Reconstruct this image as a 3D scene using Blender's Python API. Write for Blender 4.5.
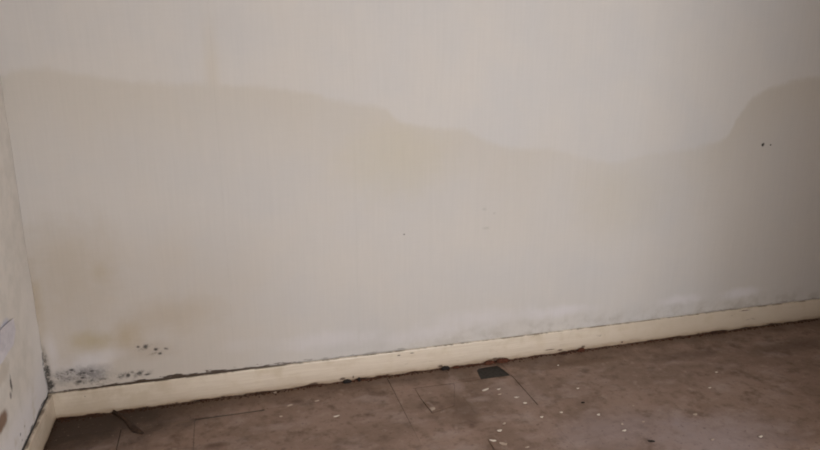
import bpy, bmesh, math, random
from mathutils import Vector, noise

sc = bpy.context.scene
for o in list(bpy.data.objects):
    bpy.data.objects.remove(o)
C = sc.collection
random.seed(7)

# ------------------------------------------------------------------ camera
cam_d = bpy.data.cameras.new('camera')
cam = bpy.data.objects.new('camera', cam_d)
C.objects.link(cam)
cam.location = (0.8146, -3.0382, 1.6428)
cam.rotation_euler = (math.radians(90 - 15.326), 0, -math.radians(15.632))
cam_d.sensor_width = 36.0
cam_d.lens = 678.9 / 820 * 36.0
cam_d.clip_start = 0.05
sc.camera = cam

# ------------------------------------------------------------------ sky, daylight, exposure
ROOM_W, ROOM_D, ROOM_H = 4.40, 3.50, 2.45
WX0, WX1, WZ0, WZ1 = 1.65, 2.75, 0.65, 1.95           # window opening in the rear wall
world = bpy.data.worlds.new('overcast_sky')
sc.world = world
world.use_nodes = True
bg = world.node_tree.nodes['Background']
bg.inputs['Color'].default_value = (0.93, 0.96, 1.0, 1)
bg.inputs['Strength'].default_value = 1.0
win_l = bpy.data.lights.new('window_daylight', 'AREA')
win_l.shape = 'RECTANGLE'
win_l.size, win_l.size_y = WX1 - WX0 - 0.12, WZ1 - WZ0 - 0.12
win_l.energy = 66.0
win_l.color = (1.0, 0.985, 0.97)
win_o = bpy.data.objects.new('window_daylight', win_l)
C.objects.link(win_o)
win_o.location = ((WX0 + WX1) / 2, -ROOM_D - 0.13, (WZ0 + WZ1) / 2)
win_o.rotation_euler = (math.radians(90), 0, 0)        # shines along +y into the room
sc.view_settings.view_transform = 'Standard'
sc.view_settings.look = 'None'
sc.view_settings.gamma = 1.0
sc.view_settings.use_curve_mapping = False
sc.cycles.pixel_filter_type = 'BLACKMAN_HARRIS'
sc.cycles.filter_width = 1.9                            # the photograph is soft
sc.view_settings.exposure = 0.25

# ------------------------------------------------------------------ small node language
def srgb(r, g, b):
    f = lambda c: c / 12.92 if c <= 0.04045 else ((c + 0.055) / 1.055) ** 2.4
    return (f(r / 255), f(g / 255), f(b / 255), 1)

class G:
    def __init__(self, name):
        self.m = bpy.data.materials.new(name)
        self.m.use_nodes = True
        self.t = self.m.node_tree
        self.bsdf = self.t.nodes['Principled BSDF']
        geo = self.t.nodes.new('ShaderNodeNewGeometry')
        self.pos = geo.outputs['Position']
        s = self.t.nodes.new('ShaderNodeSeparateXYZ')
        self.t.links.new(self.pos, s.inputs[0])
        self.x, self.y, self.z = s.outputs
    def put(self, sock, v):
        if isinstance(v, bpy.types.NodeSocket):
            self.t.links.new(v, sock)
        else:
            sock.default_value = v
    def f(self, op, a, b=0.0, c=0.0):
        n = self.t.nodes.new('ShaderNodeMath'); n.operation = op
        for i, v in enumerate((a, b, c)):
            self.put(n.inputs[i], v)
        return n.outputs[0]
    def mul(self, *a):
        r = a[0]
        for v in a[1:]: r = self.f('MULTIPLY', r, v)
        return r
    def add(self, *a):
        r = a[0]
        for v in a[1:]: r = self.f('ADD', r, v)
        return r
    def sub(self, a, b): return self.f('SUBTRACT', a, b)
    def mx(self, *a):
        r = a[0]
        for v in a[1:]: r = self.f('MAXIMUM', r, v)
        return r
    def inv(self, a): return self.f('SUBTRACT', 1.0, a)
    def smooth(self, v, lo, hi, t0=0.0, t1=1.0):
        n = self.t.nodes.new('ShaderNodeMapRange'); n.interpolation_type = 'SMOOTHSTEP'
        if lo > hi:
            lo, hi, t0, t1 = hi, lo, t1, t0
        self.put(n.inputs[0], v)
        for i, q in enumerate((lo, hi, t0, t1)): n.inputs[i + 1].default_value = q
        return n.outputs[0]
    def noise(self, scale=1.0, detail=3.0, rough=0.55, stretch=(1, 1, 1), shift=(0, 0, 0), dist=0.0):
        mp = self.t.nodes.new('ShaderNodeMapping')
        self.t.links.new(self.pos, mp.inputs['Vector'])
        mp.inputs['Scale'].default_value = stretch
        mp.inputs['Location'].default_value = shift
        n = self.t.nodes.new('ShaderNodeTexNoise')
        self.t.links.new(mp.outputs[0], n.inputs['Vector'])
        n.inputs['Scale'].default_value = scale
        n.inputs['Detail'].default_value = detail
        n.inputs['Roughness'].default_value = rough
        n.inputs['Distortion'].default_value = dist
        return n.outputs[0]
    def blob(self, u, v, c, r, soft=1.0, warp=None, k=0.0):
        """1 inside an ellipse centred c with radii r, falling to 0 at its rim"""
        du = self.f('DIVIDE', self.sub(u, c[0]), r[0])
        dv = self.f('DIVIDE', self.sub(v, c[1]), r[1])
        d = self.f('SQRT', self.add(self.mul(du, du), self.mul(dv, dv)))
        if warp is not None:
            d = self.add(d, self.mul(self.sub(warp, 0.5), k))
        return self.smooth(d, 1.0, 1.0 - soft)
    def band(self, v, a, b, s):
        return self.mul(self.smooth(v, a - s, a + s), self.smooth(v, b + s, b - s))
    def curve(self, v, pts, sx, sy):
        n = self.t.nodes.new('ShaderNodeFloatCurve')
        self.put(n.inputs['Value'], self.f('DIVIDE', v, sx))
        cv = n.mapping.curves[0]
        P = [(p[0] / sx, p[1] / sy) for p in pts]
        cv.points[0].location = P[0]; cv.points[1].location = P[-1]
        for p in P[1:-1]: cv.points.new(*p)
        for p in cv.points: p.handle_type = 'AUTO_CLAMPED'
        n.mapping.update()
        return self.mul(n.outputs[0], sy)
    def mix(self, fac, a, b, mode='MIX'):
        n = self.t.nodes.new('ShaderNodeMix'); n.data_type = 'RGBA'; n.blend_type = mode
        self.put(n.inputs[0], fac); self.put(n.inputs[6], a); self.put(n.inputs[7], b)
        return n.outputs[2]
    def done(self, color, rough=0.6, bump=None, strength=0.2, dist=0.002, spec=0.5):
        self.put(self.bsdf.inputs['Base Color'], color)
        self.put(self.bsdf.inputs['Roughness'], rough)
        self.bsdf.inputs['Specular IOR Level'].default_value = spec
        if bump is not None:
            b = self.t.nodes.new('ShaderNodeBump')
            b.inputs['Strength'].default_value = strength
            b.inputs['Distance'].default_value = dist
            self.put(b.inputs['Height'], bump)
            self.t.links.new(b.outputs[0], self.bsdf.inputs['Normal'])
        return self.m

MOULD = srgb(38, 36, 36)
# ------------------------------------------------------------------ back wall paper
def make_wallpaper():
    g = G('damp_wallpaper')
    x, z = g.x, g.z
    weave = g.noise(1.0, 2, 0.6, (115, 115, 5))
    cross = g.noise(1.0, 2, 0.6, (8, 8, 120), (3, 1, 2))
    mott = g.noise(2.2, 3, 0.55, shift=(4, 0, 1))
    fine = g.noise(38, 4, 0.65)
    mid = g.noise(11, 4, 0.6, shift=(2, 2, 0))
    wrp = g.noise(7, 3, 0.6, shift=(9, 3, 5))
    col = g.mix(g.smooth(mott, 0.3, 0.7), srgb(198, 195, 194), srgb(203, 198, 194))
    # tide mark left by the rising damp
    line = g.curve(x, [(0.0, 1.49), (0.076, 1.521), (0.166, 1.527), (0.207, 1.508), (0.363, 1.490), (0.551, 1.463), (0.808, 1.446), (0.994, 1.439),
                       (1.142, 1.410), (1.216, 1.404), (1.295, 1.372), (1.440, 1.355), (1.532, 1.335), (1.593, 1.284),
                       (1.665, 1.249), (1.916, 1.217), (1.997, 1.190), (2.161, 1.121), (2.409, 1.105), (2.585, 1.052),
                       (2.759, 1.023), (2.998, 1.059), (3.184, 1.078), (3.398, 1.117), (3.481, 1.242), (3.569, 1.335),
                       (3.719, 1.400), (3.932, 1.429), (4.6, 1.42)], 5.0, 2.0)
    d = g.add(g.sub(line, z), 0.012, g.mul(g.sub(wrp, 0.5), 0.05), g.mul(g.sub(fine, 0.5), 0.02), g.mul(g.sub(mid, 0.5), 0.03))
    damp = g.smooth(d, -0.016, 0.026)
    faint = g.sub(1.0, g.mul(g.band(x, 2.35, 3.2, 0.2), 0.45))       # the mark almost fades out here
    damp = g.mul(damp, faint)
    rim = g.mul(damp, g.smooth(d, 0.30, 0.0))
    col = g.mix(g.mul(damp, 0.55, g.smooth(d, 0.65, 0.02, 0.12, 1.0), g.smooth(mott, 0.3, 0.7, 0.75, 1.0)), col, srgb(194, 187, 179))
    col = g.mix(g.mul(rim, 0.13), col, srgb(184, 174, 156))
    olive = g.blob(x, z, (1.592, 1.098), (0.42, 0.28), 0.9, mid, 0.6)
    col = g.mix(g.mul(olive, damp, 0.32), col, srgb(192, 184, 162))
    olive2 = g.blob(x, z, (2.806, 0.830), (0.40, 0.30), 0.9, mid, 0.6)
    col = g.mix(g.mul(olive2, damp, 0.4), col, srgb(186, 178, 160))
    dark_r = g.mul(g.smooth(x, 3.25, 3.6), damp)
    col = g.mix(g.mul(dark_r, 0.25), col, srgb(176, 165, 153))
    # old drip along one seam, above the tide mark
    drip = g.mul(g.smooth(g.f('ABSOLUTE', g.sub(x, 0.80)), 0.05, 0.0), g.inv(damp), g.smooth(z, 1.85, 1.5))
    col = g.mix(g.mul(drip, 0.28), col, srgb(190, 178, 158))
    # ochre staining low on the left
    warm = g.mul(g.smooth(x, 1.25, 0.5), g.smooth(z, 1.0, 0.55), g.smooth(mott, 0.25, 0.65, 0.6, 1.0))
    col = g.mix(g.mul(warm, 0.55), col, srgb(188, 175, 160))
    for c, r, k, cc in (((0.155, 0.689), (0.30, 0.36), 0.5, (182, 170, 154)), ((0.204, 0.358), (0.13, 0.075), 0.6, (174, 158, 124)),
                        ((0.341, 0.365), (0.09, 0.10), 0.55, (174, 156, 126)), ((0.539, 0.439), (0.32, 0.13), 0.45, (180, 166, 148)),
                        ((0.438, 0.279), (0.20, 0.07), 0.35, (170, 154, 138)), ((0.008, 0.568), (0.045, 0.22), 0.5, (176, 160, 136)),
                        ((0.272, 0.669), (0.06, 0.07), 0.35, (178, 164, 140))):
        col = g.mix(g.mul(g.blob(x, z, c, r, 0.95, mid, 0.9), k), col, srgb(*cc))
    # white salts, bluish, above the skirting
    for c, r, k in (((1.235, 0.229), (0.36, 0.07), 0.7), ((2.041, 0.252), (0.45, 0.075), 0.6), ((2.498, 0.240), (0.30, 0.05), 0.9),
                    ((3.246, 0.224), (0.22, 0.045), 0.95), ((3.651, 0.224), (0.22, 0.05), 0.8), ((1.718, 0.197), (0.35, 0.06), 0.6),
                    ((0.834, 0.254), (0.16, 0.06), 0.2), ((0.161, 0.228), (0.17, 0.085), 0.75), ((0.229, 0.282), (0.16, 0.05), 0.5),
                    ((0.040, 0.331), (0.04, 0.12), 0.6)):
        col = g.mix(g.mul(g.blob(x, z, c, r, 0.95, mid, 1.0), k), col, srgb(210, 206, 208))
    # greyed, dirty foot of the wall above the salts
    grime = g.mul(g.smooth(z, 0.24, 0.135), g.smooth(mid, 0.42, 0.66), g.smooth(x, 1.2, 2.4))
    col = g.mix(g.mul(grime, 0.38), col, srgb(150, 140, 128))
    grey = g.blob(x, z, (0.157, 0.198), (0.17, 0.06), 0.9, mid, 1.2)
    col = g.mix(g.mul(grey, g.smooth(fine, 0.30, 0.6), 0.85), col, srgb(128, 124, 123))
    # black mould
    sp = g.noise(75, 3, 0.7, shift=(1.4, 0, 2.3))
    sp2 = g.noise(42, 4, 0.7, shift=(5.1, 0, 0.3))
    def spots(c, r, lo, hi, k, nz):
        return g.mul(g.blob(x, z, c, r, 0.7, mid, 0.6), g.smooth(nz, lo, hi), k)
    m = spots((0.113, 0.205), (0.11, 0.05), 0.45, 0.75, 0.8, sp)
    m = g.mx(m, spots((0.174, 0.162), (0.14, 0.035), 0.42, 0.75, 0.75, sp2))
    m = g.mx(m, spots((0.447, 0.283), (0.085, 0.035), 0.50, 0.78, 0.8, sp2))
    m = g.mx(m, spots((0.351, 0.171), (0.12, 0.028), 0.42, 0.72, 0.8, sp2))
    m = g.mx(m, spots((0.006, 0.249), (0.022, 0.13), 0.34, 0.62, 0.95, sp2))
    m = g.mx(m, spots((0.007, 0.166), (0.035, 0.05), 0.35, 0.55, 0.9, sp2))
    for c, r in (((0.108, 0.230), (.012, .008)), ((0.133, 0.167), (.014, .010)), ((0.155, 0.209), (.010, .008)), ((0.148, 0.185), (.009, .006)),
                 ((0.188, 0.214), (.011, .006)), ((0.390, 0.305), (.009, .007)), ((0.423, 0.301), (.010, .012)), ((0.464, 0.281), (.010, .008)),
                 ((0.479, 0.259), (.011, .008)), ((0.507, 0.280), (.010, .007)), ((0.385, 0.171), (.016, .012)), ((0.414, 0.162), (.018, .006)),
                 ((0.334, 0.169), (.010, .010)), ((1.635, 0.735), (.005, .005)), ((3.662, 1.085), (.010, .010)), ((3.715, 1.083), (.006, .006))):
        m = g.mx(m, g.mul(g.blob(x, z, c, (r[0] * 1.5, r[1] * 1.35), 0.9, fine, 1.8), 0.85))
    # mould creeping up from the gap behind the skirting
    ft = g.noise(1.0, 3, 0.65, (14, 14, 60), (7, 0, 0))
    reach = g.add(0.131, g.mul(g.band(x, 0.28, 0.9, 0.15), 0.005), g.mul(g.smooth(ft, 0.42, 0.78), g.smooth(x, 1.5, 0.9, 0.014, 0.022)))
    foot = g.mul(g.smooth(g.sub(reach, z), -0.003, 0.005),
                 g.curve(x, [(0, .9), (0.3, .95), (1.0, .85), (1.25, .4), (1.55, .4), (1.75, .12), (2.4, .08), (3.3, .15), (3.6, .45), (3.9, .35), (4.4, .5)], 5.0, 1.0))
    col = g.mix(foot, col, srgb(62, 46, 34))
    col = g.mix(m, col, MOULD)
    for c, r in (((2.045, 0.832), (.02, .012)), ((2.098, 0.808), (.012, .010)), ((2.058, 0.734), (.03, .010))):
        col = g.mix(g.mul(g.blob(x, z, c, r, 0.9, fine, 0.8), 0.25), col, srgb(140, 140, 132))
    tint = g.add(0.945, g.mul(weave, 0.07), g.mul(cross, 0.04))
    tc = g.t.nodes.new('ShaderNodeCombineColor')
    for i in range(3): g.t.links.new(tint, tc.inputs[i])
    col = g.mix(1.0, col, tc.outputs[0], 'MULTIPLY')
    b = g.add(g.mul(weave, 0.35), g.mul(cross, 0.25), g.mul(fine, 0.5, g.add(0.15, grey)), g.mul(m, 0.3))
    return g.done(col, 0.78, b, 0.25, 0.0015, 0.3)

def make_left_plaster():
    g = G('flaking_left_plaster')
    y, z = g.y, g.z
    fine = g.noise(34, 4, 0.65, shift=(2, 2, 2))
    mid = g.noise(11, 4, 0.6, shift=(6, 1, 3))
    str_ = g.noise(1.0, 3, 0.6, (60, 60, 9), (1, 1, 1))
    col = g.mix(g.smooth(mid, 0.35, 0.65), srgb(207, 202, 196), srgb(217, 211, 205))
    strip = g.smooth(g.add(y, g.mul(g.sub(mid, 0.5), 0.10)), -0.30, -0.05)
    low = g.smooth(z, 0.85, 0.45)
    col = g.mix(g.mul(strip, low, 0.9), col, srgb(226, 222, 220))
    col = g.mix(g.mul(g.smooth(z, 0.36, 0.20), 0.9, g.smooth(mid, 0.28, 0.5)), col, srgb(222, 219, 222))
    for c, r, k, cc in (((-0.427, 0.602), (0.10, 0.055), 0.85, (176, 178, 200)), 
                        ((-0.620, 0.341), (0.12, 0.035), 0.9, (120, 92, 72)), ((-0.514, 0.489), (0.10, 0.05), 0.5, (182, 172, 160))):
        col = g.mix(g.mul(g.blob(y, z, c, r, 0.6, mid, 1.0), k), col, srgb(*cc))
    m = 0.0
    for c, r, k in (((-0.455, 0.410), (0.016, 0.045), 0.85), ((-0.474, 0.375), (0.018, 0.02), 0.6), ((-0.440, 0.191), (0.012, 0.010), 0.9), ((-0.382, 0.191), (0.008, 0.008), 0.7),
                    ((-0.430, 0.159), (0.010, 0.006), 0.6), ((-0.366, 0.617), (0.050, 0.006), 0.6), ((-0.430, 0.572), (0.040, 0.007), 0.4)):
        m = g.mx(m, g.mul(g.blob(y, z, c, r, 0.8, fine, 1.3), k))
    sp = g.noise(48, 4, 0.7, shift=(3, 1, 0.3))
    m = g.mx(m, g.mul(g.blob(y, z, (-0.003, 0.261), (0.035, 0.13), 0.7, mid, 0.6), g.smooth(sp, 0.40, 0.56), 0.95))
    ft = g.noise(1.0, 3, 0.65, (14, 14, 60), (2, 0, 0))
    foot = g.smooth(g.sub(g.add(0.131, g.mul(g.smooth(ft, 0.4, 0.7), 0.016)), z), -0.003, 0.004)
    m = g.mx(m, g.mul(foot, 0.85))
    col = g.mix(m, col, MOULD)
    b = g.add(fine, g.mul(mid, 1.5), g.mul(str_, 0.4))
    return g.done(col, 0.8, b, 0.35, 0.003, 0.3)

def make_skirting():
    g = G('old_cream_gloss_paint')
    u = g.f('SUBTRACT', g.x, g.y)
    z = g.z
    brush = g.noise(1.0, 4, 0.6, (5, 5, 120), (1, 0, 0))
    mid = g.noise(14, 4, 0.62, shift=(8, 2, 4))
    fine = g.noise(60, 4, 0.7, shift=(3, 3, 1))
    lng = g.noise(1.0, 4, 0.65, (9, 9, 45), (5, 0, 2))
    col = g.mix(g.smooth(brush, 0.3, 0.7), srgb(213, 200, 185), srgb(223, 212, 197))
    col = g.mix(g.mul(g.smooth(mid, 0.45, 0.75), 0.35), col, srgb(186, 168, 138))
    col = g.mix(g.mul(g.smooth(u, 2.3, 3.4), 0.6, g.smooth(brush, 0.25, 0.75, 0.5, 1.0)), col, srgb(184, 168, 148))   # browner and darker towards the far end
    col = g.mix(g.mul(g.smooth(g.add(z, g.mul(g.sub(mid, 0.5), 0.06)), 0.085, 0.01), 0.45), col, srgb(176, 158, 138))
    col = g.mix(g.mul(g.smooth(u, 0.9, 0.2), g.smooth(mid, 0.3, 0.6, 0.4, 1.0), 0.55), col, srgb(184, 168, 148))
    # grubby foot, scuffs and places where the paint has gone
    low = g.smooth(g.add(z, g.mul(g.sub(lng, 0.5), 0.05)), 0.035, 0.004)
    col = g.mix(g.mul(low, 0.6), col, srgb(140, 114, 88))
    rot = g.smooth(g.add(z, g.mul(g.sub(lng, 0.5), 0.04), g.mul(g.sub(fine, 0.5), 0.012)), 0.010, 0.003)
    col = g.mix(rot, col, srgb(66, 42, 30))
    scuff = g.mul(g.smooth(lng, 0.62, 0.70), g.smooth(fine, 0.42, 0.6), g.smooth(u, 1.3, 2.0))
    col = g.mix(g.mul(scuff, 0.55), col, srgb(120, 98, 74))
    top = g.mul(g.smooth(z, 0.1245, 0.128), g.smooth(mid, 0.40, 0.6))
    col = g.mix(g.mul(top, 0.7), col, srgb(96, 84, 68))
    for c, r in (((0.168, 0.100), (.004, .004)), ((1.33, 0.020), (.022, .010)), ((1.385, 0.022), (.006, .012)), ((1.84, 0.018), (.020, .011)),
                 ((1.62, 0.108), (.012, .005)), ((1.69, 0.112), (.018, .004)), ((2.46, 0.03), (.05, .004)), ((2.66, 0.02), (.016, .012)),
                 ((2.52, 0.02), (.02, .007)), ((2.15, 0.016), (.06, .012)), ((2.9, 0.018), (.01, .008)), ((3.7, 0.118), (.05, .004)), ((1.19, 0.014), (.03, .008))):
        col = g.mix(g.mul(g.blob(u, z, c, r, 0.7, fine, 1.3), 0.85), col, srgb(70, 48, 36))
    return g.done(col, 0.42, g.add(brush, g.mul(mid, 0.5)), 0.18, 0.0015, 0.4)

def make_tile():
    g = G('worn_brown_floor_tile')
    x, y = g.x, g.y
    big = g.noise(2.6, 4, 0.6, shift=(3, 7, 0), dist=0.1)
    mid = g.noise(8, 5, 0.65, shift=(1, 4, 0), dist=0.15)
    blo = g.noise(19, 4, 0.62, shift=(7, 3, 0))
    swp = g.noise(1.0, 4, 0.6, (4.5, 8, 1), (2, 2, 0), dist=0.2)
    fine = g.noise(45, 4, 0.7, shift=(5, 1, 0))
    oi = g.t.nodes.new('ShaderNodeObjectInfo')
    col = g.mix(g.smooth(big, 0.3, 0.7), srgb(114, 91, 77), srgb(146, 123, 111))
    col = g.mix(g.mul(oi.outputs['Random'], 0.35), col, srgb(124, 103, 90))
    col = g.mix(g.mul(g.smooth(mid, 0.52, 0.72), 0.75), col, srgb(82, 60, 46))
    col = g.mix(g.mul(g.smooth(swp, 0.50, 0.70), 0.6), col, srgb(156, 138, 130))
    col = g.mix(g.mul(g.smooth(blo, 0.5, 0.72), 0.55), col, srgb(86, 66, 52))
    col = g.mix(g.mul(g.smooth(blo, 0.46, 0.28), 0.5), col, srgb(156, 138, 127))
    # dried mud and damp along the foot of the walls
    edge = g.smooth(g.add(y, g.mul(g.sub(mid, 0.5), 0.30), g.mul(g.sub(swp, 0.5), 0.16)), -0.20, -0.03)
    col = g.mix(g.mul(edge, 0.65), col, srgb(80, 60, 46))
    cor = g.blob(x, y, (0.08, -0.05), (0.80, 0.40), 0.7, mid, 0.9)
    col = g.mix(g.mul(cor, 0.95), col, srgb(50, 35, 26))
    for c, r, k, cc in (((2.557, -0.138), (0.30, 0.06), 0.6, (84, 62, 42)), ((3.170, -0.224), (0.35, 0.08), 0.5, (78, 56, 42)), ((3.842, -0.282), (0.5, 0.12), 0.55, (74, 54, 42)),
                        ((1.841, -0.195), (0.06, 0.12), 0.6, (158, 139, 132)), ((1.802, -0.444), (0.09, 0.20), 0.5, (78, 56, 38)),
                        ((2.401, -0.765), (0.5, 0.22), 0.6, (142, 127, 126)), ((2.108, -0.370), (0.16, 0.14), 0.5, (150, 131, 123)),
                        ((2.768, -0.947), (0.5, 0.28), 0.65, (148, 134, 134)), ((0.702, -0.409), (0.09, 0.03), 0.7, (74, 52, 40)), ((0.449, 0.092), (0.4, 0.07), 0.5, (64, 44, 32))):  # the purple-grey pair farther out is skylight sheen painted into the colour
        col = g.mix(g.mul(g.blob(x, y, c, r, 0.9, mid, 1.0), k), col, srgb(*cc))
    col = g.mix(g.mul(g.smooth(fine, 0.60, 0.75), 0.5), col, srgb(164, 146, 134))
    col = g.mix(g.mul(g.smooth(fine, 0.42, 0.30), 0.5), col, srgb(66, 48, 38))
    rg = g.smooth(big, 0.3, 0.7, 0.5, 0.72)
    return g.done(col, rg, g.add(mid, g.mul(fine, 0.6)), 0.25, 0.002, 0.4)

def flat(name, c1, c2, scale=30, rough=0.7, bump=0.3, dist=0.002):
    g = G(name)
    n = g.noise(scale, 4, 0.65)
    return g.done(g.mix(g.smooth(n, 0.3, 0.7), srgb(*c1), srgb(*c2)), rough, n, bump, dist, 0.3)

M = dict(
    paper=make_wallpaper(), plaster=make_left_plaster(), skirting=make_skirting(), tile=make_tile(),
    core=flat('bare_grey_plaster', (92, 84, 76), (112, 102, 92)),
    subfloor=flat('black_bitumen_screed', (26, 24, 22), (50, 46, 43), 60, 0.6, 0.6),
    room=flat('faded_wall_paint', (174, 156, 136), (184, 166, 146), 5, 0.8, 0.05),
    ceiling=flat('ceiling_paint', (206, 202, 196), (214, 210, 204), 5, 0.8, 0.05),
    frame=flat('window_frame_paint', (220, 218, 212), (228, 226, 220), 20, 0.5, 0.1),
    flake=flat('white_paint_chip', (205, 194, 182), (226, 216, 204), 80, 0.7),
    pale=flat('dusty_beige_chip', (165, 148, 134), (186, 170, 156), 80, 0.8),
    dirt=flat('dark_brown_dirt', (50, 33, 24), (78, 54, 40), 120, 0.9),
    rust=flat('red_brown_rotten_wood', (62, 34, 24), (94, 56, 40), 120, 0.9),
    black=flat('black_dirt', (24, 21, 20), (44, 38, 35), 90, 0.8),
    torn=flat('torn_lilac_paper', (194, 190, 198), (208, 204, 210), 25, 0.8),
    lino=flat('dark_torn_lino', (44, 31, 24), (68, 50, 38), 40, 0.7),
)

# ------------------------------------------------------------------ mesh helpers
def link(name, bm, mat, parent=None, smooth=False):
    me = bpy.data.meshes.new(name)
    bm.normal_update()
    bm.to_mesh(me); bm.free()
    me.materials.append(mat)
    if smooth:
        for p in me.polygons: p.use_smooth = True
    o = bpy.data.objects.new(name, me)
    C.objects.link(o)
    if parent: o.parent = parent
    return o

def box(bm, a, b):
    v = [bm.verts.new((x, y, z)) for z in (a[2], b[2]) for y in (a[1], b[1]) for x in (a[0], b[0])]
    for f in ((0, 2, 3, 1), (4, 5, 7, 6), (0, 1, 5, 4), (2, 6, 7, 3), (0, 4, 6, 2), (1, 3, 7, 5)):
        bm.faces.new([v[i] for i in f])

def structure(o):
    o['kind'] = 'structure'
    return o

def tag(o, label, cat, group=None, kind=None):
    o['label'] = label; o['category'] = cat
    if group: o['group'] = group
    if kind: o['kind'] = kind
    return o

def slab(poly, z0, z1, bev=0.0003):
    """prism with a small worn arris; poly counter-clockwise in x, y"""
    bm = bmesh.new()
    n = len(poly)
    cx = sum(p[0] for p in poly) / n; cy = sum(p[1] for p in poly) / n
    ins = []
    for i in range(n):
        a, b, c = Vector(poly[i - 1]), Vector(poly[i]), Vector(poly[(i + 1) % n])
        n1 = Vector((-(b - a).y, (b - a).x)).normalized(); n2 = Vector((-(c - b).y, (c - b).x)).normalized()
        m = (n1 + n2)
        m = m / max(m.length_squared / 2, 0.4)
        ins.append(b + m * bev)
    lo = [bm.verts.new((p[0], p[1], z0)) for p in poly]
    mi = [bm.verts.new((p[0], p[1], z1 - bev)) for p in poly]
    hi = [bm.verts.new((p[0], p[1], z1)) for p in ins]
    for i in range(n):
        j = (i + 1) % n
        bm.faces.new((lo[i], lo[j], mi[j], mi[i])); bm.faces.new((mi[i], mi[j], hi[j], hi[i]))
    bm.faces.new(hi)
    bm.normal_update()
    bmesh.ops.triangulate(bm, faces=[f for f in bm.faces if len(f.verts) > 4], ngon_method='EAR_CLIP')
    return bm

# ------------------------------------------------------------------ room shell
bm = bmesh.new(); box(bm, (-0.15, -ROOM_D - 0.15, -0.15), (ROOM_W + 0.15, 0.15, -0.004))
floor = structure(link('floor', bm, M['subfloor']))
bm = bmesh.new(); box(bm, (-0.15, 0.0, -0.004), (ROOM_W + 0.15, 0.15, ROOM_H))
wall_back = structure(link('wall_back', bm, M['core']))
bm = bmesh.new(); box(bm, (ROOM_W, -ROOM_D, -0.004), (ROOM_W + 0.15, 0.0, ROOM_H))
structure(link('wall_right', bm, M['room']))
bm = bmesh.new(); box(bm, (2.735, -3.2, -0.004), (ROOM_W, -2.6, ROOM_H))       # unseen block added at the right-hand wall to shade the back wall
structure(link('wall_shade_blocker', bm, M['room']))
bm = bmesh.new(); box(bm, (-0.15, -ROOM_D - 0.15, ROOM_H), (ROOM_W + 0.15, 0.15, ROOM_H + 0.1))
structure(link('ceiling', bm, M['ceiling']))
bm = bmesh.new()
Y0, Y1 = -ROOM_D - 0.15, -ROOM_D
box(bm, (-0.15, Y0, -0.004), (WX0, Y1, ROOM_H)); box(bm, (WX1, Y0, -0.004), (ROOM_W + 0.15, Y1, ROOM_H))
box(bm, (WX0, Y0, -0.004), (WX1, Y1, WZ0)); box(bm, (WX0, Y0, WZ1), (WX1, Y1, ROOM_H))
structure(link('wall_rear', bm, M['room']))
bm = bmesh.new()
box(bm, (WX0, Y0 + .02, WZ0), (WX0 + .06, Y0 + .08, WZ1)); box(bm, (WX1 - .06, Y0 + .02, WZ0), (WX1, Y0 + .08, WZ1))
box(bm, (WX0 + .06, Y0 + .02, WZ0), (WX1 - .06, Y0 + .08, WZ0 + .06)); box(bm, (WX0 + .06, Y0 + .02, WZ1 - .06), (WX1 - .06, Y0 + .08, WZ1))
window = structure(link('window_1', bm, M['frame']))
bm = bmesh.new(); box(bm, (WX0 - .04, Y0 + .08, WZ0 - .03), (WX1 + .04, Y1 + .06, WZ0))
link('window_sill', bm, M['frame'], window)

def nz(x, y, s, k=0.0):
    return noise.noise(Vector((x * s + k, y * s - k, k * 1.7)))

# ------------------------------------------------------------------ wallpaper drops on the back wall
seams = [0.0] + [0.208 + 0.597 * i for i in range(8)]
seams[-1] = ROOM_W
PT = 0.0016
def back_bulge(x, z):
    f = min(1.0, max(0.0, (z - 0.13) / 0.12))
    b = 0.0035 * nz(x, z, 1.7, 3.1) + 0.0012 * nz(x, z, 6.0, 8.0)
    corner = math.exp(-((x - 0.16) / 0.22) ** 2 - ((z - 0.25) / 0.14) ** 2)
    b += corner * (0.004 + 0.004 * nz(x, z, 14, 2.0) + 0.002 * nz(x, z, 40, 5.0))
    return (b + 0.003) * f
def axis(a, b, step):
    n = max(2, int(round((b - a) / step)))
    return [a + (b - a) * i / n for i in range(n + 1)]
for i in range(len(seams) - 1):
    g0 = 0.00013 if i == 3 else 0.00008 if i else 0.0
    a, b = seams[i] + g0, seams[i + 1] - (0.00013 if i == 2 else 0.00008)
    xs = axis(a, b, 0.012 if i < 2 else 0.03)
    zs = axis(0.0, 0.55, 0.012 if i < 2 else 0.03)[:-1] + axis(0.55, ROOM_H, 0.04)
    bm = bmesh.new()
    fr = [[bm.verts.new((x, -PT - back_bulge(x, z), z)) for x in xs] for z in zs]
    for r in range(len(zs) - 1):
        for c in range(len(xs) - 1):
            bm.faces.new((fr[r][c], fr[r][c + 1], fr[r + 1][c + 1], fr[r + 1][c]))
    for c in (0, len(xs) - 1):                           # turned edges of the drop
        e = [bm.verts.new((xs[c], 0.0, z)) for z in zs]
        k = [bm.verts.new(fr[r][c].co) for r in range(len(zs))]
        for r in range(len(zs) - 1):
            q = (e[r], k[r], k[r + 1], e[r + 1])
            bm.faces.new(q if c == 0 else q[::-1])
    link('wallpaper_strip', bm, M['paper'], wall_back, True)

for (x, z), r in (((3.662, 1.085), 0.0065), ((3.715, 1.083), 0.004)):     # old nail heads
    bm = bmesh.new()
    bmesh.ops.create_uvsphere(bm, u_segments=10, v_segments=6, radius=r)
    for v in bm.verts: v.co = Vector((v.co.x, v.co.y * 0.45, v.co.z)) + Vector((x, -PT - back_bulge(x, z), z))
    link('nail_head', bm, M['black'], wall_back, True)

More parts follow.
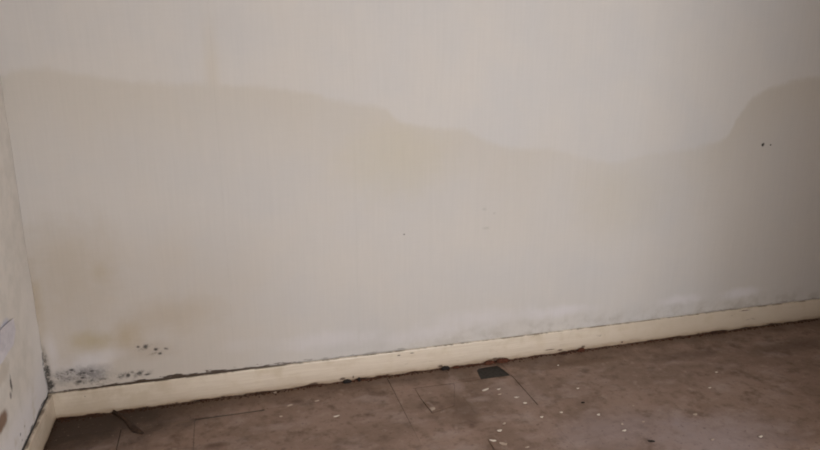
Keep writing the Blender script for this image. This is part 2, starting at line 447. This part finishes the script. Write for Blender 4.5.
# ------------------------------------------------------------------ left wall, uneven old plaster
def left_bulge(y, z):
    f = min(1.0, max(0.0, (z - 0.13) / 0.1))
    near = math.exp(-((y + 0.10) / 0.16) ** 2)
    b = 0.004 * nz(y, z, 2.0, 6.0) + 0.002 * nz(y, z, 9.0, 1.0)
    b += near * (0.004 * nz(0.3, z, 4.0, 2.0) + 0.003) + 0.0015 * nz(y, z, 26, 4.0) * math.exp(-((z - 0.25) / 0.3) ** 2)
    return max(-0.002, b + 0.002) * f
bm = bmesh.new()
ys = axis(0.0, -0.6, 0.012)[:-1] if False else [-(0.6 * i / 50) for i in range(50)] + [-0.6 - (ROOM_D - 0.6) * i / 40 for i in range(41)]
zs = axis(-0.004, 0.75, 0.012)[:-1] + axis(0.75, ROOM_H, 0.05)
fr = [[bm.verts.new((left_bulge(y, z), y, z)) for y in ys] for z in zs]
bk = [[bm.verts.new((-0.15, y, z)) for y in (ys[0], ys[-1])] for z in (zs[0], zs[-1])]
for r in range(len(zs) - 1):
    for c in range(len(ys) - 1):
        bm.faces.new((fr[r][c], fr[r + 1][c], fr[r + 1][c + 1], fr[r][c + 1]))
bm.faces.new((bk[0][0], bk[0][1], bk[1][1], bk[1][0]))
for c, k in ((0, 0), (-1, 1)):
    bm.faces.new([fr[r][c] for r in range(len(zs))] + [bk[1][k], bk[0][k]])
for r, k in ((0, 0), (-1, 1)):
    bm.faces.new([fr[r][c] for c in range(len(ys))] + [bk[k][1], bk[k][0]])
bmesh.ops.recalc_face_normals(bm, faces=bm.faces)
wall_left = structure(link('wall_left', bm, M['plaster']))
for p in wall_left.data.polygons: p.use_smooth = len(p.vertices) == 4 and p.area < 0.02

# torn paper still clinging to the left wall
for pts in ([(-0.534, 0.630), (-0.459, 0.636), (-0.386, 0.629), (-0.324, 0.619), (-0.324, 0.570), (-0.374, 0.530), (-0.440, 0.532), (-0.517, 0.529), (-0.586, 0.533)],):
    bm = bmesh.new()
    cy = sum(p[0] for p in pts) / len(pts); cz = sum(p[1] for p in pts) / len(pts)
    rim = [bm.verts.new((left_bulge(*p) + 0.003 + 0.003 * random.random(), p[0], p[1])) for p in pts]
    inn = [bm.verts.new((left_bulge(*p) + 0.0015, cy + (p[0] - cy) * .55, cz + (p[1] - cz) * .55)) for p in pts]
    n = len(pts)
    for i in range(n): bm.faces.new((rim[i], rim[(i + 1) % n], inn[(i + 1) % n], inn[i]))
    bm.faces.new(inn)
    bmesh.ops.recalc_face_normals(bm, faces=bm.faces)
    o = link('torn_paper', bm, M['torn'], wall_left)
    md = o.modifiers.new('thickness', 'SOLIDIFY'); md.thickness = 0.0012

# ------------------------------------------------------------------ skirting boards
H, T = 0.129, 0.019
def skirting(name, length, along_x, gap):
    bm = bmesh.new()
    n = int(length / 0.008)
    rows = []
    for i in range(n + 1):
        s = length * i / n
        w = 0.0012 * nz(s, 0.3, 1.3, 4.0 if along_x else 9.0)
        er = max(0.0, nz(s, 0.0, 16, 2.2) * 0.011 + nz(s, 0.0, 55, 5.2) * 0.007 - 0.0005)
        tw = 0.0012 * nz(s, 0.7, 3.0, 1.0) + 0.0006 * nz(s, 0.2, 20.0, 6.0)
        gp = 0.0018 + gap(s)
        prof = ((-gp, 0.0), (-gp, H - 0.002 + tw), (-T + 0.006 + w, H + tw), (-T + 0.0018 + w, H - 0.0022 + tw), (-T + w, H - 0.007 + tw),
                (-T + w, 0.06), (-T + w, 0.012 + er), (-T + 0.002 + w, er))
        rows.append([bm.verts.new((s, d, z) if along_x else (-d, -T - s, z)) for d, z in prof])
    k = len(rows[0])
    for a, b in zip(rows, rows[1:]):
        for j in range(k):
            bm.faces.new((a[j], a[(j + 1) % k], b[(j + 1) % k], b[j]))
    bm.faces.new(rows[0]); bm.faces.new(rows[-1][::-1])
    bmesh.ops.recalc_face_normals(bm, faces=bm.faces)
    return structure(link(name, bm, M['skirting']))
def gap_back(s):
    return 0.0075 * math.exp(-((s - 0.60) / 0.42) ** 2) + 0.0012 * max(0, nz(s, 0.1, 5, 3.0))
skirting('baseboard_back', ROOM_W, True, gap_back)
skirting('baseboard_left', ROOM_D - T, False, lambda s: 0.003 + 0.002 * nz(s, 0, 6, 1.0))

# ------------------------------------------------------------------ floor tiles
P = 0.307
ROW0 = -0.172
cols = int(math.ceil(ROOM_W / P)); rowsn = int(math.ceil((ROOM_D + ROW0) / P)) + 1
def rect(x0, x1, y0, y1): return [(x0, y0), (x1, y0), (x1, y1), (x0, y1)]
GAP = 0.00015
proto = None
def add_tile(poly, dz=0.0, rot=None, zt=0.0):
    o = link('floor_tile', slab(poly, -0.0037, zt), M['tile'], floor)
    o.location.z = dz
    if rot: o.rotation_euler = rot
    return o
wide = {(1, 1): 0.0016, (2, 1): 0.0008, (5, 0): 0.0014, (5, 1): 0.0010, (6, 0): 0.0006, (7, 1): 0.0020, (7, 0): 0.0012}
for r in range(rowsn):
    y1 = -0.012 if r == 0 else ROW0 - (r - 1) * P
    y0 = max(ROW0 - r * P, -ROOM_D)
    for c in range(cols):
        x0, x1 = max(c * P, 0.012), min((c + 1) * P, ROOM_W)
        dz = random.uniform(-0.0002, 0.0002)
        if (r, c) == (0, 6):     # a piece has broken out, the black bitumen shows
            add_tile([(x0 + GAP, y0 + GAP), (1.985, y0 + GAP), (1.990, -0.13), (1.998, -0.080), (2.018, -0.060), (2.06, -0.054), (2.122, -0.052),
                      (2.137, -0.11), (2.1450, y0 + GAP), (x1 - 0.0012, y0 + GAP), (x1 - 0.0012, y1), (x0 + GAP, y1)], dz)
            continue
        if (r, c) == (1, 5):     # cracked tile: a raised piece and the rest of it
            A, B, D, E = (1.640, y1 - 0.008), (1.641, -0.279), (1.654, -0.412), (1.771, -0.381)
            F_ = (x1 - 0.001, y1 - 0.012)
            add_tile([A, B, D, E, F_], 0.0026)
            add_tile([(x0 + 0.001, y1 - 0.0015), (x0 + 0.001, y0 + GAP), (x1 - GAP, y0 + GAP), (x1 - GAP, y1 - 0.013), (E[0] + .0008, E[1] + .0005),
                      (D[0] - .001, D[1] - .004), (B[0] - .002, B[1] - .001), (A[0] - .0004, y1 - GAP)], dz)
            continue
        gl = wide.get((c, r), GAP)
        gr = wide.get((c + 1, r), GAP)
        gt = gb = GAP
        if r == 1 and c in (2, 5, 6): gt = 0.012 if c == 2 else 0.004
        if r == 1 and c in (0, 1, 3): gt = 0.0012
        plain = (r > 0 and gl == GAP and gr == GAP and gt == GAP and 0 < c < cols - 1 and r < rowsn - 1)
        tilt = (random.uniform(-.001, .001), random.uniform(-.001, .001), random.uniform(-.0015, .0015))
        if plain:
            if proto is None:
                h = P / 2 - GAP
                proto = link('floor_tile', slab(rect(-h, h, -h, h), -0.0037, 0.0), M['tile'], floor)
                o = proto
            else:
                o = proto.copy(); C.objects.link(o)
            o.location = ((x0 + x1) / 2, (y0 + y1) / 2, dz)
            o.rotation_euler = tilt
        else:
            add_tile(rect(x0 + gl, x1 - gr, y0 + gb, y1 - gt), dz)

# ------------------------------------------------------------------ dirt along the skirting (nobody could count it)
def crumbs(name, mats, spots, label):
    bm = bmesh.new()
    for x, y, s, z, mi in spots:
        base = [Vector((1, 0, 0)), Vector((0.2, 0.95, 0)), Vector((-0.85, 0.45, 0)), Vector((-0.7, -0.65, 0)), Vector((0.35, -0.9, 0))]
        a = random.uniform(0, 6.28); ca, sa = math.cos(a), math.sin(a)
        st = random.uniform(0.6, 1.6)
        lo, hi = [], []
        for b in base:
            k = s * random.uniform(0.7, 1.2)
            vx, vy = b.x * k * st, b.y * k / st
            px, py = x + vx * ca - vy * sa, y + vx * sa + vy * ca
            lo.append(bm.verts.new((px, py, z)))
            hi.append(bm.verts.new((x + (px - x) * .6, y + (py - y) * .6, z + s * random.uniform(.25, .6))))
        fs = [bm.faces.new((lo[i], lo[(i + 1) % 5], hi[(i + 1) % 5], hi[i])) for i in range(5)]
        fs += [bm.faces.new(hi), bm.faces.new(lo[::-1])]
        for f in fs: f.material_index = mi
    o = link(name, bm, mats[0])
    o.data.materials.append(mats[1])
    return tag(o, label, 'dirt', kind='stuff')
sp = []
for i in range(1500):
    x = random.uniform(0.03, ROOM_W - 0.03)
    if nz(x, 0.0, 4.0, 3.3) < random.uniform(-0.6, 0.45): continue
    sp.append((x, -T - 0.001 - abs(random.gauss(0, 0.010)), random.uniform(0.0018, 0.0062), 0.0, 0))
for i in range(260):
    sp.append((random.uniform(0.03, 4.2), -T - random.uniform(0.01, 0.16), random.uniform(0.0010, 0.0026), 0.0, 0))
for i in range(120):
    sp.append((T + 0.001 + abs(random.gauss(0, .008)), -random.uniform(0.03, 1.2), random.uniform(0.0015, 0.004), 0.0, 0))
for cx, w, n in ((2.13, 0.07, 90), (1.42, 0.05, 30), (1.62, 0.08, 26), (1.98, 0.08, 40), (2.62, 0.08, 40), (2.42, 0.1, 26), (1.15, 0.08, 26), (3.05, 0.15, 36), (3.5, 0.2, 30)):
    for i in range(n):
        sp.append((random.gauss(cx, w), -T - 0.001 - abs(random.gauss(0, 0.007)), random.uniform(0.0025, 0.0065), 0.0, 1))
crumbs('dirt_crumbs', (M['dirt'], M['rust']), sp, 'dark and reddish brown crumbs of dirt along the foot of the skirting boards')

# ------------------------------------------------------------------ loose bits, each a thing of its own
def chip(name, xy, ln, wd, th, rot, mat, label, cat, group=None, z=0.0008, curl=0.0, n=9):
    """irregular little shard lying on the tiles, edges slightly curled"""
    bm = bmesh.new()
    ring, mid_, low = [], [], []
    for i in range(n):
        a = 2 * math.pi * i / n
        k = random.uniform(0.6, 1.15)
        u, v = math.cos(a) * ln / 2 * k, math.sin(a) * wd / 2 * k
        up = curl * (u / (ln / 2)) ** 2
        ring.append(bm.verts.new((u, v, th * 0.55 + up)))
        mid_.append(bm.verts.new((u * .55, v * .55, th + up * .3)))
        low.append(bm.verts.new((u * .92, v * .92, up)))
    ct = bm.verts.new((0, 0, th * 1.02))
    for i in range(n):
        j = (i + 1) % n
        bm.faces.new((low[i], low[j], ring[j], ring[i])); bm.faces.new((ring[i], ring[j], mid_[j], mid_[i])); bm.faces.new((mid_[i], mid_[j], ct))
    bm.faces.new(low[::-1])
    o = link(name, bm, mat)
    o.location = (xy[0], xy[1], z); o.rotation_euler = (0, 0, rot)
    return tag(o, label, cat, group)
FG = 'pale paint flakes on the brown tiles'
R = math.radians
for xy, ln, wd, rot, mt, lab in (
    ((1.961, -0.290), .046, .020, 0.5, 'flake', 'largest white paint flake, long and bright, just below the black hole in the floor'),
    ((2.026, -0.303), .022, .012, 0.1, 'flake', 'small white paint flake right beside the largest long flake'),
    ((2.012, -0.348), .024, .010, 0.2, 'pale', 'dull beige flake directly below the small white one by the largest flake'),
    ((2.078, -0.396), .026, .014, -.2, 'flake', 'bright white flake left of the diagonal floor joint, upper of a close pair'),
    ((2.095, -0.455), .022, .014, 0.2, 'flake', 'bright white flake left of the diagonal floor joint, lower of a close pair'),
    ((2.114, -0.587), .020, .013, -.1, 'flake', 'lone white flake below the lower end of the diagonal floor joint'),
    ((1.930, -0.592), .030, .010, 0.5, 'pale', 'thin beige flake just above a rounder one, over the snapped tile corner'),
    ((1.889, -0.638), .024, .016, 0.0, 'flake', 'round pale flake just above the snapped tile corner at the bottom'),
    ((1.834, -0.700), .034, .014, -.3, 'flake', 'pale flake lying on the raised edge of the snapped tile corner'),
    ((1.865, -0.733), .050, .022, -.6, 'pale', 'broad beige chip beside the snapped tile corner at the bottom edge'),
    ((1.951, -0.783), .028, .010, 0.1, 'pale', 'beige flake cut by the bottom edge, right of the snapped tile corner'),
    ((2.422, -0.153), .016, .011, 0.2, 'flake', 'tiny white flake on the brown stain right of the black hole'),
    ((2.400, -0.397), .016, .013, 0.0, 'flake', 'tiny white flake above the small dark chip mid floor'),
    ((2.218, -0.574), .017, .013, 0.0, 'flake', 'white flake between the lone flake and the one farther right'),
    ((2.369, -0.638), .019, .015, 0.3, 'flake', 'white flake below and right of the small dark chip'),
    ((2.409, -0.783), .022, .012, 0.0, 'flake', 'white flake left of the larger black speck near the bottom, lower of two'),
    ((2.430, -0.736), .018, .012, 0.5, 'pale', 'dull beige flake left of the larger black speck near the bottom, upper of two'),
    ((2.531, -0.743), .016, .011, 0.0, 'pale', 'faint beige speck above the larger black speck near the bottom'),
    ((2.566, -0.612), .010, .008, 0.0, 'pale', 'very small pale speck in the open floor right of centre'),
    ((2.791, -0.755), .026, .018, 0.0, 'pale', 'dull round beige flake on the right part of the floor'),
    ((3.021, -0.565), .020, .012, 0.1, 'flake', 'whitish flake on the right, lower of two near the skirting'),
    ((3.161, -0.439), .018, .009, -.1, 'flake', 'whitish flake on the right, upper of two near the skirting'),
    ((2.943, -0.980), .024, .014, 0.2, 'flake', 'rightmost white flake, near the bottom right corner of the floor'),
    ((2.730, -0.944), .020, .012, 0.2, 'pale', 'faint beige flake at the bottom, left of the rightmost white flake'),
    ((1.037, -0.181), .036, .016, 0.4, 'pale', 'beige flake in the left half, upper of a diagonal pair'),
    ((0.988, -0.266), .018, .014, 0.0, 'pale', 'small beige flake in the left half, lower of a diagonal pair'),
    ((1.227, -0.332), .034, .013, 0.1, 'flake', 'pale flat flake alone on the floor left of centre'),
    ((0.980, -0.041), .022, .012, 0.4, 'pale', 'small beige flake against the skirting in the left half'),
    ((1.163, -0.174), .028, .014, 0.2, 'pale', 'dusty beige flake near skirting, right of the diagonal pair'),
    ((1.666, -0.388), .040, .030, 0.9, 'pale', 'pale triangular chip at the lifted corner of the cracked tile'),
):
    lift = 0.0053 if not lab.startswith('pale tri') else 0.0044 if lab.startswith(('pale triangular', 'pale flake lying', 'broad beige')) else 0.0009
    chip('paint_flake', xy, ln, wd, 0.0022, rot, M[mt], lab, 'paint flake', FG, lift, 0.002, 8)
for xy, ln, wd, rot, lab in (
    ((2.359, -0.517), .026, .012, 0.0, 'small dark chip on the open floor below a tiny white flake'),
    ((2.479, -0.878), .036, .016, -.3, 'larger black speck near the bottom, right of two pale flakes'),
):
    chip('dirt_chip', xy, ln, wd, 0.004, rot, M['black'], lab, 'dirt chip', 'dark chips on the floor', 0.0008)
for x, ln, wd, th, mt, lab in (
    (1.335, .050, .018, .016, 'black', 'black lump of dirt against the skirting left of centre'),
    (1.395, .018, .014, .018, 'black', 'tiny upright black lump beside a longer black one at the skirting'),
    (1.845, .052, .018, .018, 'black', 'black lump at the skirting above the cracked tile'),
    (1.905, .040, .016, .012, 'rust', 'brown lump at the skirting just right of the black one'),
    (2.085, .070, .022, .018, 'rust', 'red brown rotten lump at the skirting above the black hole, left one'),
    (2.165, .090, .022, .020, 'rust', 'red brown rotten lump at the skirting above the black hole, right one'),
    (2.625, .060, .018, .020, 'rust', 'brown lump at the skirting right of the black hole'),
    (2.52, .050, .016, .012, 'dirt', 'low dark lump at the skirting between two brown lumps'),
    (3.52, .110, .020, .014, 'dirt', 'long dark lump of dirt under the right part of the skirting'),
):
    chip('dirt_lump', (x, -T - wd * 0.5 - 0.002), ln, wd, th, 0.0, M[mt], lab, 'dirt lump', 'lumps of dirt at the skirting', 0.0008, 0, 11)

# snapped piece of tile lying near the bottom edge
o = link('tile_fragment', slab([(1.818, -0.682), (1.815, -0.756), (1.854, -0.811), (1.898, -0.772), (1.874, -0.713), (1.856, -0.681)], 0.0, 0.0045), M['tile'])
o.location.z = 0.0006
tag(o, 'snapped piece of brown floor tile with pale flakes on it at the bottom edge', 'tile fragment')

# dark strip of torn lino sticking out from the skirting near the corner
pts = [(0.260, -0.028), (0.290, -0.062), (0.320, -0.105), (0.346, -0.159), (0.372, -0.207), (0.403, -0.240)]
wid = [.010, .014, .018, .026, .030, .012]
ht = [.020, .014, .008, .006, .010, .003]
bm = bmesh.new()
rows = []
for i, p in enumerate(pts):
    a = Vector(pts[max(0, i - 1)]); b = Vector(pts[min(len(pts) - 1, i + 1)])
    t = (b - a).normalized(); nrm = Vector((-t.y, t.x))
    w = wid[i] / 2
    rows.append([bm.verts.new((p[0] + nrm.x * w * k, p[1] + nrm.y * w * k, 0.001 + ht[i] * q)) for k, q in ((-1, 0), (-.9, .5), (0, 1.0), (.9, .8), (1, 0))])
for a, b in zip(rows, rows[1:]):
    for j in range(5):
        bm.faces.new((a[j], b[j], b[(j + 1) % 5], a[(j + 1) % 5]))
bm.faces.new(rows[0]); bm.faces.new(rows[-1][::-1])
bmesh.ops.recalc_face_normals(bm, faces=bm.faces)
tag(link('lino_strip', bm, M['lino'], None, True), 'dark curled strip of torn lino lying out from the skirting near the corner', 'lino strip')
